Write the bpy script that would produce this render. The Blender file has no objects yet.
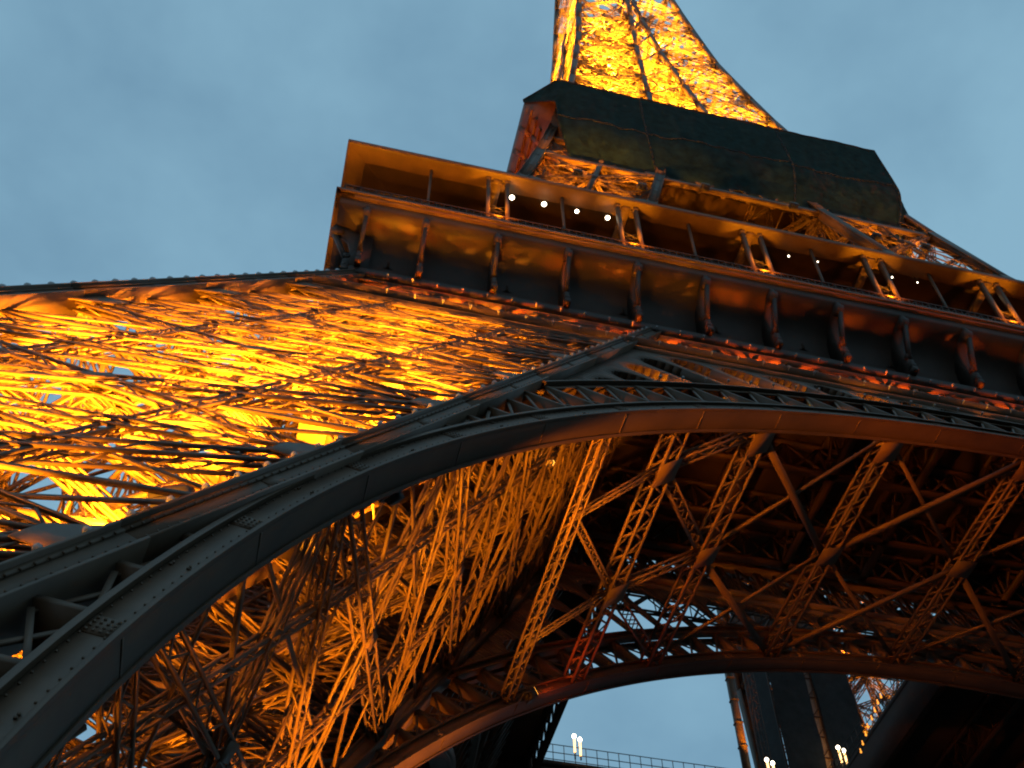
import bpy, math, random
import numpy as np
from mathutils import Matrix, Vector

C = bpy.context
SC = C.scene
COL = SC.collection
rnd = random.Random(7)

# ------------------------------------------------------------------ camera
CAM = dict(x=-34.15, y=-66.8, z=1.654, F=1156.0, yaw=.236, pitch=.921, roll=-.007)
def make_camera():
    cy, sy = math.cos(CAM['yaw']), math.sin(CAM['yaw'])
    cp, sp = math.cos(CAM['pitch']), math.sin(CAM['pitch'])
    f = Vector((sy*cp, cy*cp, sp)); r = Vector((cy, -sy, 0)); u = r.cross(f)
    cr, sr = math.cos(CAM['roll']), math.sin(CAM['roll'])
    r2 = r*cr + u*sr; u2 = -r*sr + u*cr
    d = bpy.data.cameras.new('camera'); o = bpy.data.objects.new('camera', d); COL.objects.link(o)
    o.matrix_world = Matrix(((r2.x, u2.x, -f.x, CAM['x']), (r2.y, u2.y, -f.y, CAM['y']),
                             (r2.z, u2.z, -f.z, CAM['z']), (0, 0, 0, 1)))
    d.sensor_width = 36; d.lens = 36*CAM['F']/1024
    d.clip_start = .1; d.clip_end = 6000
    SC.camera = o
make_camera()

# ------------------------------------------------------------------ dusk sky, last daylight
SUN_EL, SUN_ROT = math.radians(3.0), math.radians(200)
W = bpy.data.worlds.new('World'); SC.world = W; W.use_nodes = True
nt = W.node_tree; nt.nodes.clear()
out = nt.nodes.new('ShaderNodeOutputWorld'); bg = nt.nodes.new('ShaderNodeBackground')
sky = nt.nodes.new('ShaderNodeTexSky'); sky.sky_type = 'NISHITA'; sky.sun_disc = False
sky.sun_elevation = SUN_EL; sky.sun_rotation = SUN_ROT; sky.air_density = 1.0; sky.dust_density = 1.5; sky.ozone_density = 2.0
tc = nt.nodes.new('ShaderNodeTexCoord')
nz = nt.nodes.new('ShaderNodeTexNoise'); nz.inputs['Scale'].default_value = 3.4; nz.inputs['Detail'].default_value = 5
nz.inputs['Roughness'].default_value = .55
mp = nt.nodes.new('ShaderNodeMapping'); mp.inputs['Scale'].default_value = (1, 1, 1.6)
cr_ = nt.nodes.new('ShaderNodeValToRGB')
cr_.color_ramp.elements[0].position = .38; cr_.color_ramp.elements[0].color = (0, 0, 0, 1)
cr_.color_ramp.elements[1].position = .72; cr_.color_ramp.elements[1].color = (1, 1, 1, 1)
grey = nt.nodes.new('ShaderNodeMix'); grey.data_type = 'RGBA'
grey.inputs['Factor'].default_value = .0
mixc = nt.nodes.new('ShaderNodeMix'); mixc.data_type = 'RGBA'; mixc.blend_type = 'MULTIPLY'
hue = nt.nodes.new('ShaderNodeMix'); hue.data_type = 'RGBA'
hue.inputs['Factor'].default_value = .80
hue.inputs['B'].default_value = (2.02, 3.66, 4.85, 1)       # thin overcast veil over the clear dusk sky
nt.links.new(tc.outputs['Generated'], mp.inputs['Vector']); nt.links.new(mp.outputs[0], nz.inputs['Vector'])
nt.links.new(nz.outputs['Fac'], cr_.inputs['Fac'])
nt.links.new(sky.outputs[0], hue.inputs['A'])
cl = nt.nodes.new('ShaderNodeMix'); cl.data_type = 'RGBA'; cl.blend_type = 'MIX'
nt.links.new(cr_.outputs['Color'], cl.inputs['Factor'])
cl.inputs['A'].default_value = (1.04, 1.04, 1.03, 1); cl.inputs['B'].default_value = (.70, .74, .79, 1)
nt.links.new(hue.outputs['Result'], mixc.inputs['A']); nt.links.new(cl.outputs['Result'], mixc.inputs['B'])
mixc.inputs['Factor'].default_value = 1
nt.links.new(mixc.outputs['Result'], bg.inputs['Color']); bg.inputs['Strength'].default_value = .14
nt.links.new(bg.outputs[0], out.inputs['Surface'])

sd = bpy.data.lights.new('sun', 'SUN'); sd.energy = .02; sd.angle = math.radians(20); sd.color = (1, .85, .7)
so = bpy.data.objects.new('sun', sd); COL.objects.link(so)
so.rotation_euler = (math.radians(90)-SUN_EL, 0, math.radians(180)-SUN_ROT)

SC.view_settings.view_transform = 'Standard'; SC.view_settings.look = 'None'
SC.view_settings.exposure = 0; SC.view_settings.gamma = 1
SC.view_settings.use_curve_mapping = False
SC.render.engine = 'CYCLES'
SC.cycles.use_denoising = True
SC.cycles.max_bounces = 6; SC.cycles.diffuse_bounces = 3; SC.cycles.glossy_bounces = 2
SC.cycles.sample_clamp_indirect = 4.0
SC.cycles.filter_width = 2.0
SC.cycles.use_light_tree = True

# ------------------------------------------------------------------ materials
def mat(name, col, rough=.6, metal=0.0, var=.25, scale=1.5, bump=.0, emit=None, spec=.3):
    m = bpy.data.materials.new(name); m.use_nodes = True; n = m.node_tree
    b = n.nodes['Principled BSDF']
    b.inputs['Roughness'].default_value = rough; b.inputs['Metallic'].default_value = metal
    b.inputs['Specular IOR Level'].default_value = spec
    t = n.nodes.new('ShaderNodeTexCoord'); z = n.nodes.new('ShaderNodeTexNoise')
    z.inputs['Scale'].default_value = scale; z.inputs['Detail'].default_value = 6
    z.inputs['Roughness'].default_value = .65
    n.links.new(t.outputs['Object'], z.inputs['Vector'])
    r = n.nodes.new('ShaderNodeValToRGB')
    lo = [c*(1-var) for c in col]; hi = [min(1, c*(1+var)) for c in col]
    r.color_ramp.elements[0].position = .3; r.color_ramp.elements[0].color = (*lo, 1)
    r.color_ramp.elements[1].position = .7; r.color_ramp.elements[1].color = (*hi, 1)
    n.links.new(z.outputs['Fac'], r.inputs['Fac']); n.links.new(r.outputs['Color'], b.inputs['Base Color'])
    if bump:
        bn = n.nodes.new('ShaderNodeBump'); bn.inputs['Strength'].default_value = bump
        n.links.new(z.outputs['Fac'], bn.inputs['Height']); n.links.new(bn.outputs[0], b.inputs['Normal'])
    if emit:
        b.inputs['Emission Color'].default_value = (*emit[0], 1); b.inputs['Emission Strength'].default_value = emit[1]
    return m
M_IRON = mat('brown_iron_paint', (.072, .046, .027), .55, var=.25, scale=.9, bump=.05)
M_DARK = mat('dark_and_shaded_iron', (.042, .023, .014), .6, var=.25, scale=.6)  # on the joists, the dim light under the floor is put into the colour
M_SHADE = mat('shade_dark_iron', (.03, .022, .017), .6, var=.25, scale=.6)  # iron darkened: shade under the gallery ledge put into the colour
M_DECK = mat('shaded_deck', (.032, .018, .012), .8, var=.3, scale=.5)  # darkened to stand in for the shade under the first floor
M_GLASSD = mat('dark_glass', (.012, .012, .014), .12, var=.2, spec=.5)
M_NET = mat('green_net', (.020, .046, .043), .95, var=.55, scale=1.1, bump=.9, spec=.1)
def see_through(m, fac):
    n = m.node_tree; b = n.nodes['Principled BSDF']; o = n.nodes['Material Output']
    t = n.nodes.new('ShaderNodeBsdfTranslucent'); t.inputs['Color'].default_value = (.22, .11, .05, 1)
    x = n.nodes.new('ShaderNodeMixShader'); x.inputs[0].default_value = fac
    n.links.new(b.outputs[0], x.inputs[1]); n.links.new(t.outputs[0], x.inputs[2]); n.links.new(x.outputs[0], o.inputs['Surface'])
see_through(M_NET, .35)
M_BNET = mat('black_net', (.016, .018, .018), .9, var=.35, scale=1.2, bump=.3)
M_BULB = mat('clear_bulb', (.2, .205, .21), .06, var=.05, spec=1.0)
M_LAMPBODY = mat('lamp_housing', (.03, .028, .026), .5)
M_WHITE = mat('lit_globe', (1, 1, 1), .4, var=.0, emit=((1, .86, .62), 9))
M_TUBE = mat('lit_tube', (1, .8, .5), .4, var=.0, emit=((1, .56, .2), 3))
M_AMBER = mat('lit_amber_lamp', (1, .5, .1), .4, var=.0, emit=((1, .36, .04), 1.6))
M_FLOODGLASS = mat('flood_glass', (1, .7, .3), .3, var=.0, emit=((1, .42, .05), 4))
M_GROUND = mat('gravel_ground', (.09, .08, .066), .95, var=.3, scale=.3)
M_STONE = mat('pier_masonry', (.32, .29, .25), .9, var=.2, scale=1.0, bump=.2)

# ------------------------------------------------------------------ mesh helpers
class MB:
    """collects oriented bars, quads and triangles and links them as ONE mesh object"""
    def __init__(s):
        s.bars = []; s.v = []; s.f = []
    def bar(s, a, b, w=.2, h=None, up=(0, 0, 1)):
        s.bars.append((*a, *b, w, h if h is not None else w, *up))
    def box(s, lo, hi):
        x0, y0, z0 = lo; x1, y1, z1 = hi
        n = len(s.v)
        s.v += [(x0,y0,z0),(x1,y0,z0),(x1,y1,z0),(x0,y1,z0),(x0,y0,z1),(x1,y0,z1),(x1,y1,z1),(x0,y1,z1)]
        s.f += [tuple(n+i for i in q) for q in ((0,3,2,1),(4,5,6,7),(0,1,5,4),(1,2,6,5),(2,3,7,6),(3,0,4,7))]
    def poly(s, *pts):
        n = len(s.v); s.v += [tuple(p) for p in pts]; s.f.append(tuple(range(n, n+len(pts))))
    def slab(s, pts, off):
        """a flat outline with thickness: pts is the outline, off the extrusion vector"""
        n = len(s.v); k = len(pts)
        s.v += [tuple(p) for p in pts] + [tuple(np.add(p, off)) for p in pts]
        s.f.append(tuple(n+i for i in range(k))); s.f.append(tuple(n+k+i for i in reversed(range(k))))
        for i in range(k):
            j = (i+1) % k; s.f.append((n+i, n+k+i, n+k+j, n+j))
    def strip(s, rows):
        """rows of equally long point lists joined by quads"""
        n = len(s.v); k = len(rows[0])
        for r in rows: s.v += [tuple(p) for p in r]
        for i in range(len(rows)-1):
            for j in range(k-1):
                a = n+i*k+j; s.f.append((a, a+1, a+k+1, a+k))
    def lathe(s, base, prof, n=10, axis=(0, 0, 1)):
        ax = Vector(axis).normalized(); q = Vector((0, 0, 1)).rotation_difference(ax); b = Vector(base)
        rows = []
        for r, z in prof:
            rows.append([tuple(b + q @ Vector((r*math.cos(t), r*math.sin(t), z)))
                         for t in [2*math.pi*i/n for i in range(n)] + [0]])
        s.strip(rows)
    def build(s, name, m, parent=None, smooth=False):
        v = np.array(s.v, float).reshape(-1, 3); nv = len(v)
        loops = [i for f in s.f for i in f]; lens = [len(f) for f in s.f]
        if s.bars:
            B = np.array(s.bars, float); a, b, w, h, up = B[:, :3], B[:, 3:6], B[:, 6:7], B[:, 7:8], B[:, 8:11]
            d = b-a; L = np.linalg.norm(d, axis=1, keepdims=True); L[L < 1e-6] = 1e-6; d = d/L
            sd_ = np.cross(d, up); l = np.linalg.norm(sd_, axis=1, keepdims=True)
            bad = (l < 1e-3)[:, 0]; sd_[bad] = np.cross(d[bad], np.array([1., .01, 0])); l = np.linalg.norm(sd_, axis=1, keepdims=True)
            sd_ = sd_/l; u = np.cross(sd_, d)
            S = sd_*w/2; U = u*h/2
            vv = np.stack([a-S-U, a+S-U, a+S+U, a-S+U, b-S-U, b+S-U, b+S+U, b-S+U], 1).reshape(-1, 3)
            idx = np.array([[0,3,2,1],[4,5,6,7],[0,1,5,4],[1,2,6,5],[2,3,7,6],[3,0,4,7]])
            F = (idx[None]+8*np.arange(len(B))[:, None, None]+nv).reshape(-1)
            # faces of a bar: flip so normals point out
            v = np.concatenate([v, vv]); loops = np.concatenate([np.array(loops, int), F]); lens = np.concatenate([np.array(lens, int), np.full(6*len(B), 4)])
        loops = np.asarray(loops, np.int32); lens = np.asarray(lens, np.int32)
        me = bpy.data.meshes.new(name)
        me.vertices.add(len(v)); me.vertices.foreach_set('co', v.astype(np.float32).ravel())
        me.loops.add(len(loops)); me.loops.foreach_set('vertex_index', loops)
        me.polygons.add(len(lens)); st = np.concatenate([[0], np.cumsum(lens)[:-1]]).astype(np.int32)
        me.polygons.foreach_set('loop_start', st)
        if smooth: me.polygons.foreach_set('use_smooth', np.ones(len(lens), bool))
        me.update(calc_edges=True); me.validate()
        me.materials.append(m)
        o = bpy.data.objects.new(name, me); COL.objects.link(o)
        if parent: o.parent = parent
        return o
def nrm(v): v = np.asarray(v, float); return v/np.linalg.norm(v)
def lerp(a, b, t): return tuple(np.asarray(a, float)*(1-t)+np.asarray(b, float)*t)
def lattice(mb, a, b, n, w=.7, d=.5, t=.11, lt=.07, step=None, side=True):
    """a built-up lattice member: four angles, zigzag lacing on its two broad faces"""
    a = np.asarray(a, float); b = np.asarray(b, float); n = nrm(n)
    ax = b-a; L = np.linalg.norm(ax); ax = ax/L; s = nrm(np.cross(ax, n)); n = np.cross(s, ax)
    for i in (-1, 1):
        for j in (-1, 1):
            o = s*i*(w/2-t/2)+n*j*(d/2-t/2)
            mb.bar(a+o, b+o, t, t, n)
    step = step or w*1.15; k = max(2, int(round(L/step)))
    for j in (-1, 1):
        for q in range(k):
            sg = 1 if q % 2 else -1
            p0 = a+ax*L*q/k+s*sg*(w/2-t)+n*j*(d/2-t*.4); p1 = a+ax*L*(q+1)/k-s*sg*(w/2-t)+n*j*(d/2-t*.4)
            mb.bar(p0, p1, lt, .03, n)
    if side:
        for q in range(0, k, 2):
            for i in (-1, 1):
                p0 = a+ax*L*q/k+s*i*(w/2-t*.4)-n*(d/2-t); p1 = a+ax*L*(q+1)/k+s*i*(w/2-t*.4)+n*(d/2-t)
                mb.bar(p0, p1, .03, lt, n)
def part(o, label=None):
    if label: o['label'] = label
    return o
def tag(o, label, cat, group=None, kind=None):
    o['label'] = label; o['category'] = cat
    if group: o['group'] = group
    if kind: o['kind'] = kind
    return o
def structure(o): o['kind'] = 'structure'; return o
def empty(name, loc=(0, 0, 0), parent=None):
    o = bpy.data.objects.new(name, None); COL.objects.link(o); o.location = loc; o.empty_display_size = .2
    if parent: o.parent = parent
    return o
def kids(o): return [c for c in bpy.data.objects if c.parent == o]
def copy_tree(o, parent=None):
    ks = kids(o); c = o.copy(); COL.objects.link(c)
    if parent: c.parent = parent
    for k in ks: copy_tree(k, c)
    return c

# ------------------------------------------------------------------ profile of the tower (metres)
ZL = [0, 51.83, 57.6]
def o_low(z): return 59.95-(59.95-34.7)/51.83*z
def i_low(z): return 44.5-(44.5-19.0)/51.83*z
def o_up(z): return float(np.interp(z, [57.6, 75, 93, 98.5, 116], [32.6, 26.8, 21.9, 20.7, 17.2]))
def i_up(z): return float(np.interp(z, [57.6, 75, 95, 101, 116], [18, 14, 10.2, 8.4, 5.5]))
def o_top(z): return float(np.interp(z, [116, 128, 137, 150, 164, 176, 197, 233, 276], [17, 15, 13.6, 12, 10.4, 9.5, 8.1, 6.6, 5]))
def i_top(z): return float(np.interp(z, [116, 139, 163, 186], [5.5, 3.4, 1.9, .5]))

# ------------------------------------------------------------------ ground
g = MB(); g.poly((-3000, -3000, 0), (3000, -3000, 0), (3000, 3000, 0), (-3000, 3000, 0))
structure(g.build('ground', M_GROUND))

TOWER = empty('iron_tower')
tag(TOWER, 'huge brown lattice iron tower with curved arches, lit golden from inside at dusk', 'tower')

# ------------------------------------------------------------------ legs
def chord_box(mb, a, b, w, corner):
    """box girder of an edge of a leg with proud flange strips on its edges"""
    dp = w; w = .5 if w > .82 else w
    mb.bar(a, b, w, dp, (0, 1, 0))
    ax = nrm(np.subtract(b, a)); s = nrm(np.cross(ax, (0, 1, 0))); u = np.cross(s, ax); L = np.linalg.norm(np.subtract(b, a))
    for i in (-1, 1):
        off = s*i*(w/2+.03)
        mb.bar(np.add(a, off), np.add(b, off), .06, dp+.3, (0, 1, 0))
        mb.bar(np.add(a, off*.72-u*(dp/2+.02)), np.add(b, off*.72-u*(dp/2+.02)), .12, .05, (0, 1, 0))
    if corner == 'io':
        for k in range(int(L/.3)):
            for f in (-.3, .3):
                c = np.add(a, ax*(k+.5)*.3+s*f*w-u*(dp/2+.05)); mb.bar(c-ax*.02, c+ax*.02, .04, .04, (0, 1, 0))
    for k in range(1, int(L/4.5)+1):
        c = np.add(a, ax*k*4.5-u*(dp/2+.01)); mb.bar(c-ax*.3, c+ax*.3, w*.5, .02, (0, 1, 0))
def build_leg(ofn, ifn, levels, cw, beam, parent, name, dense=True, inner=True, rails=(.5,)):
    P = {}
    for z in levels:
        o, i = ofn(z), ifn(z)
        P[z] = {'oo': np.array((-o, -o, z)), 'io': np.array((-i, -o, z)), 'oi': np.array((-o, -i, z)), 'ii': np.array((-i, -i, z))}
    leg = empty(name, parent=parent)
    for k in ('oo', 'io', 'oi', 'ii'):
        ch = MB()
        for z0, z1 in zip(levels, levels[1:]): chord_box(ch, P[z0][k], P[z1][k], cw, k)
        ch.build('leg_chord', M_IRON, leg)
    faces = [('oo', 'io', (0, -1, .4)), ('oo', 'oi', (-1, 0, .4)), ('io', 'ii', (1, 0, -.4)), ('oi', 'ii', (0, 1, -.4))]
    w, d = beam
    for a, b, n in faces:
        mb = MB(); gp = mb
        for z0, z1 in zip(levels, levels[1:]):
            A0, B0, A1, B1 = P[z0][a], P[z0][b], P[z1][a], P[z1][b]
            lattice(mb, A0, B1, n, w, d, .085, .05); lattice(mb, B0, A1, n, w, d*.8, .085, .05)
            lattice(mb, A1, B1, n, w*.9, d, .085, .05)
            X = (A0+B1+B0+A1)/4
            if dense:
                m0, m1 = (A0+B0)/2, (A1+B1)/2; ma, mb_ = (A0+A1)/2, (B0+B1)/2
                mb.bar(ma, mb_, .14, .1, n)
                for f in rails: lattice(mb, A0*(1-f)+B0*f, A1*(1-f)+B1*f, n, w*.6, d*.7, .075, .045)
                for p, q in ((m0, ma), (ma, m1), (m1, mb_), (mb_, m0)): mb.bar(p, q, .11, .07, n)
            # gusset plates on the edges and at the crossing
            for base, other in ((A1, B1), (B1, A1)):
                e = nrm(other-base); up_ = nrm(P[z1][a]-P[z0][a]); nn = nrm(n)*(d/2+.05)
                g = .8 if (a, b) == ('oo', 'io') else .45
                q = [base-up_*1.3*g+nn, base-up_*.5*g+e*1.9*g+nn, base+up_*.5*g+e*1.9*g+nn, base+up_*1.3*g+nn]
                gp.slab(q, -nrm(n)*.05)
            e = nrm(B1-A1); up_ = nrm(m1-m0) if dense else nrm(A1-A0); nn = nrm(n)*(d/2+.04); s_ = w*.75
            gp.slab([X-e*s_+nn, X-up_*s_+nn, X+e*s_+nn, X+up_*s_+nn], -nrm(n)*.04)
        face = mb.build('lattice_face', M_IRON, leg)
    if inner:
        mb = MB()
        for z0, z1 in zip(levels, levels[1:]):
            for z in ([z1, (z0+z1)/2] if dense else [z1]):
                o, i = ofn(z), ifn(z)
                c = [np.array(q) for q in ((-o, -o, z), (-i, -o, z), (-i, -i, z), (-o, -i, z))]
                lattice(mb, c[0], c[2], (0, 0, 1), w*.7, d*.7, .09, .06); lattice(mb, c[1], c[3], (0, 0, 1), w*.7, d*.7, .09, .06)
                m = [(c[k]+c[(k+1) % 4])/2 for k in range(4)]
                for k in range(4): lattice(mb, m[k], m[(k+1) % 4], (0, 0, 1), w*.5, d*.5, .08, .05)
            if dense:                                   # rails, pipes and cable trays that run up the leg
                for fx, fy, r_ in ((.2, .2, .16), (.5, .22, .1), (.8, .25, .16), (.22, .75, .12), (.5, .72, .2), (.78, .78, .14), (.35, .5, .12), (.66, .5, .12), (.1, .5, .1), (.9, .55, .1)):
                    q = [(-(ifn(z)+(ofn(z)-ifn(z))*fx), -(ifn(z)+(ofn(z)-ifn(z))*fy), z) for z in (z0, z1)]
                    mb.bar(q[0], q[1], r_, r_, (0, 1, 0))
            # body diagonals
            lattice(mb, P[z0]['oo'], P[z1]['ii'], (1, -1, 0), w*.6, d*.6, .09, .06)
            lattice(mb, P[z0]['io'], P[z1]['oi'], (1, 1, 0), w*.6, d*.6, .09, .06)
            if dense:
                for _ in range(5):       # rods, pipes and wind ties inside the leg
                    za = rnd.uniform(z0, z1); zb = min(levels[-1], za+rnd.uniform(1, 6))
                    fx, fy, gx, gy = [rnd.uniform(.05, .95) for _ in range(4)]
                    q0 = (-(ofn(za)*fx+ifn(za)*(1-fx)), -(ofn(za)*fy+ifn(za)*(1-fy)), za)
                    q1 = (-(ofn(zb)*gx+ifn(zb)*(1-gx)), -(ofn(zb)*gy+ifn(zb)*(1-gy)), zb)
                    mb.bar(q0, q1, rnd.choice((.07, .1, .16)), None)
        mb.build('inner_bracing', M_IRON, leg)
    return leg
def leg_point(z, fx, fy): # fx, fy: 0 at the inner faces, 1 at the outer ones
    o, i = o_low(z), i_low(z); return np.array((-(i+(o-i)*fx), -(i+(o-i)*fy), z))

LEV = [1.0, 8.0, 14.5, 21.0, 27.5, 33.5, 39.5, 45.5, 51.6]
leg0 = build_leg(lambda z: o_low(z)-.34, lambda z: i_low(z)-.34, LEV, .85, (.62, .45), TOWER, 'tower_leg', rails=(.3, .68))
# lift track: two plate girders, cross ties and safety mesh up the middle of the leg
tk = MB()
for fx in (.36, .62):
    tk.bar(leg_point(2, fx, .45), leg_point(51, fx, .45), .35, 1.1, (0, -1, .5))
for z in np.arange(3, 51, .9): tk.bar(leg_point(z, .36, .45), leg_point(z, .62, .45), .18, .14, (0, -1, .5))
tk.build('lift_track', M_IRON, leg0)
st = MB()
zz = 4.0; flip = 0
while zz < 49:
    z2 = zz+2.6
    a = leg_point(zz, .12 if flip else .30, .75); b = leg_point(z2, .30 if flip else .12, .75); b[1] = a[1]
    off = np.array((0, .9, 0))
    st.slab([a, b, b+off, a+off], (0, 0, .12))
    st.bar(a+np.array((0, 0, 1)), b+np.array((0, 0, 1)), .06); st.bar(a+off+np.array((0, 0, 1)), b+off+np.array((0, 0, 1)), .06)
    for t in np.linspace(0, 1, 6): st.bar(lerp(a, b, t), np.add(lerp(a, b, t), (0, 0, 1)), .04)
    lp = leg_point(z2, .2, .75); st.box((b[0]-.9, b[1]-.1, z2), (b[0]+.9, b[1]+1.6, z2+.12))
    zz = z2; flip = 1-flip
st.build('staircase', M_IRON, leg0)
for fx in (0, 1):
    for fy in (0, 1):
        pb = MB(); q = leg_point(0, fx, fy); pb.box((q[0]-2.4, q[1]-2.4, -.5), (q[0]+2.4, q[1]+2.4, 1.6))
        pb.build('masonry_pier', M_STONE, leg0)

# ------------------------------------------------------------------ arches
AR, AZ = 37.35, 3.35                       # inner radius of the arch rim and height of its centre
def plane_y(z, off): return -o_low(z)+off
def ap(r, a, off, dy=0.0):                # point on an arch: angle a from the crown
    x = r*math.sin(a); z = AZ+r*math.cos(a); return np.array((x, plane_y(z, off)+dy, z))
CH_TOP = 46.2                             # underside of the girder
def r_bound(a, off):                      # radius at which the spandrel meets the leg chord or the girder
    # horizontal line z = CH_TOP
    rz = (CH_TOP-AZ)/max(math.cos(a), 1e-3)
    # leg inner chord: |x| = i_low(z) - .5
    s, c = abs(math.sin(a)), math.cos(a); k = (44.5-19)/51.83
    rl = (43.8-k*AZ)/max(s+k*c, 1e-3)
    return min(rz, rl)
def build_arch(off, name, parent, deep=.9):
    A1 = math.radians(84)
    rim = MB(); N = 168
    RT, DY = .52, 1.05
    ts = np.linspace(-A1, A1, N+1)
    def sweep(mb, r0, r1, y0, y1, lim=9):
        mb.strip([[ap(r0, t, off, y0), ap(r1, t, off, y0), ap(r1, t, off, y1), ap(r0, t, off, y1), ap(r0, t, off, y0)] for t in ts if abs(t) < lim])
    sweep(rim, AR, AR+RT, 0, DY)
    sweep(rim, AR+RT-.02, AR+RT+.09, -.13, .22)          # flange with the seam below it
    sweep(rim, AR-.012, AR+.07, -.03, .12)
    sweep(rim, AR-.03, AR+.09, DY-.1, DY+.06)
    for t in np.arange(-A1, A1, math.radians(3.5)):
        big = round((t+A1)/math.radians(3.5)) % 2 == 0
        if big:
            e = .0065
            rim.slab([ap(AR+.08, t-e, off, -.014), ap(AR+.08, t+e, off, -.014), ap(AR+RT-.03, t+e, off, -.014), ap(AR+RT-.03, t-e, off, -.014)], (0, .02, 0))
            rim.bar(ap(AR-.006, t, off, .13), ap(AR-.006, t, off, DY-.11), .05, .02, (math.sin(t), 0, math.cos(t)))
        for u in ((-.0045, -.0015, .0015, .0045) if big else (-.001, .001)):              # rivet heads
            for q in ((.12, .22, .32, .42) if big else (.14, .42)):
                c_ = ap(AR+q, t+u, off, -.02); rim.bar(c_-np.array((0, .02, 0)), c_+np.array((0, .03, 0)), .04, .04)
    if deep > .5:
        for t in np.arange(-math.radians(80), 0, .0075):
            for q in (.1, RT-.07):
                c_ = ap(AR+q, t, off, -.01); rim.bar(c_-np.array((0, .012, 0)), c_+np.array((0, .02, 0)), .032, .032)
    arch = rim.build(name, M_IRON, parent)
    up = MB(); R2 = 40.25
    lat = MB()
    AL = max(t for t in ts if r_bound(t, off) > R2+.1)      # where the ring runs into the leg
    sweep(up, R2-.16, R2+.16, .05, .5, AL); sweep(up, R2+.12, R2+.22, -.16, .6, AL); sweep(up, R2-.16, R2+.16, .8, 1.1, AL)
    ro = lambda t: max(AR+RT+.05, min(R2-.15, r_bound(t, off)-.1))
    t_s = np.linspace(-A1, A1, 71)
    for t0, t1 in zip(t_s, t_s[1:]):
        lat.bar(ap(AR+RT, t0, off, .5), ap(ro(t0), t0, off, .5), .16 if deep > .5 else .3, .9 if deep > .5 else .5, (0, -1, .5))
        for dy in ((.12, .85) if deep > .5 else (.3,)):
            lat.bar(ap(AR+RT, t0, off, dy), ap(ro(t1), t1, off, dy), .1, .05, (0, -1, .5))
            lat.bar(ap(ro(t0), t0, off, dy+.06), ap(AR+RT, t1, off, dy+.06), .1, .05, (0, -1, .5))
    up.build('upper_rim', M_IRON, arch); lat.build('ring_lattice', M_IRON, arch)
    # spandrel: radial mullions under rounded heads cut in a plate
    sp = MB()
    w = math.radians(2.9); n = 17
    for k in range(-n, n):
        a0 = k*w; a1 = a0+w; am = (a0+a1)/2
        rb = min(r_bound(a0, off), r_bound(a1, off), r_bound(am, off))
        if rb-R2 < .9: 
            # solid web plate where the rim runs into the leg
            if r_bound(am, off) > R2:
                pts = [ap(R2, a0, off, .2), ap(R2, a1, off, .2), ap(max(R2+.02, r_bound(a1, off)), a1, off, .2), ap(max(R2+.02, r_bound(a0, off)), a0, off, .2)]
                sp.slab(pts, (0, .12, 0))
            continue
        half = rb*w/2-.22; top = rb-.35; spring = top-min(half*1.6, (rb-R2)*.6)
        arc_in = []; arc_out = []
        for q in np.linspace(0, math.pi, 11):
            da = -math.cos(q)*half/rb; r = spring+math.sin(q)*(top-spring)
            a = am+da; arc_in.append(ap(r, a, off, .2)); arc_out.append(ap(r_bound(a, off), a, off, .2))
        for q in range(10): sp.slab([arc_in[q], arc_in[q+1], arc_out[q+1], arc_out[q]], (0, deep, 0))
        for a, sg in ((a0, 1), (a1, -1)):
            e = a+sg*(.22/rb)
            sp.slab([ap(R2, a, off, .2), ap(R2, e, off, .2), ap(spring, e, off, .2), ap(r_bound(e, off), e, off, .2), ap(r_bound(a, off), a, off, .2)], (0, deep, 0))
    if deep > .5:
        wb = MB(); aa = [a_ for a_ in np.linspace(-.8, .8, 81) if r_bound(a_, off) > R2+.1]
        for t0, t1 in zip(aa, aa[1:]):
            wb.slab([ap(R2-.8, t0, off, 1.25), ap(R2-.8, t1, off, 1.25), ap(r_bound(t1, off), t1, off, 1.25), ap(r_bound(t0, off), t0, off, 1.25)], (0, .03, 0))
            
        wb.build('spandrel_web', M_IRON, arch)
    sp.build('spandrel_screen', M_IRON, arch)
    return arch
arch0 = build_arch(0, 'arch', TOWER)
INNER = 15.45
arch1 = build_arch(INNER, 'arch', TOWER, .14)

# vault bracing: lattice beams from the outer arch to the inner one, with crossed diagonals
vb = MB(); vault0 = empty('vault_bracing', parent=TOWER)
angs = [math.radians(x) for x in (-36.0, -28.6, -17.2, -5.4, 5.4, 17.2, 28.6, 36.0)]
RB = AR+.35
def vp(a, f): p = ap(RB, a, 0); p[1] += 1.1+(INNER-1.1)*f; return p
for a in angs:
    n = (math.sin(a), 0, math.cos(a))
    bm = MB(); lattice(bm, vp(a, 0), vp(a, 1), n, .85 if abs(a) < .7 else .5, .6, .1, .09, step=.62); bm.build('vault_beam', M_IRON, vault0)
for k in range(len(angs)-1):
    a0, a1 = angs[k], angs[k+1]; am = (a0+a1)/2; n = (math.sin(am), 0, math.cos(am))
    if a1-a0 < .16:                       # bays next to the leg: nodes at staggered depths
        q0, q1 = ((.13, .6), (0, .48, .96)) if k == 0 else ((0, .48, .96), (.13, .6))
        for u0, u1 in ([(q0[0], q1[0]), (q0[0], q1[1]), (q0[1], q1[1]), (q0[1], q1[2])] if k == 0 else [(q0[0], q1[0]), (q0[1], q1[0]), (q0[1], q1[1]), (q0[2], q1[1])]):
            lattice(vb, vp(a0, u0), vp(a1, u1), n, .5, .3, .08, .05, side=False)
        continue
    for lo in (0, .5):
        u0, u1 = (lo, lo+.5) if k % 2 else (lo+.5, lo)
        vb.bar(vp(a0, u0), vp(a1, u1), .32, .14, n)
        vb.bar(vp(a0, u1)+np.array((0, 0, .2)), vp(a1, u0)+np.array((0, 0, .2)), .2, .1, n)
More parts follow.
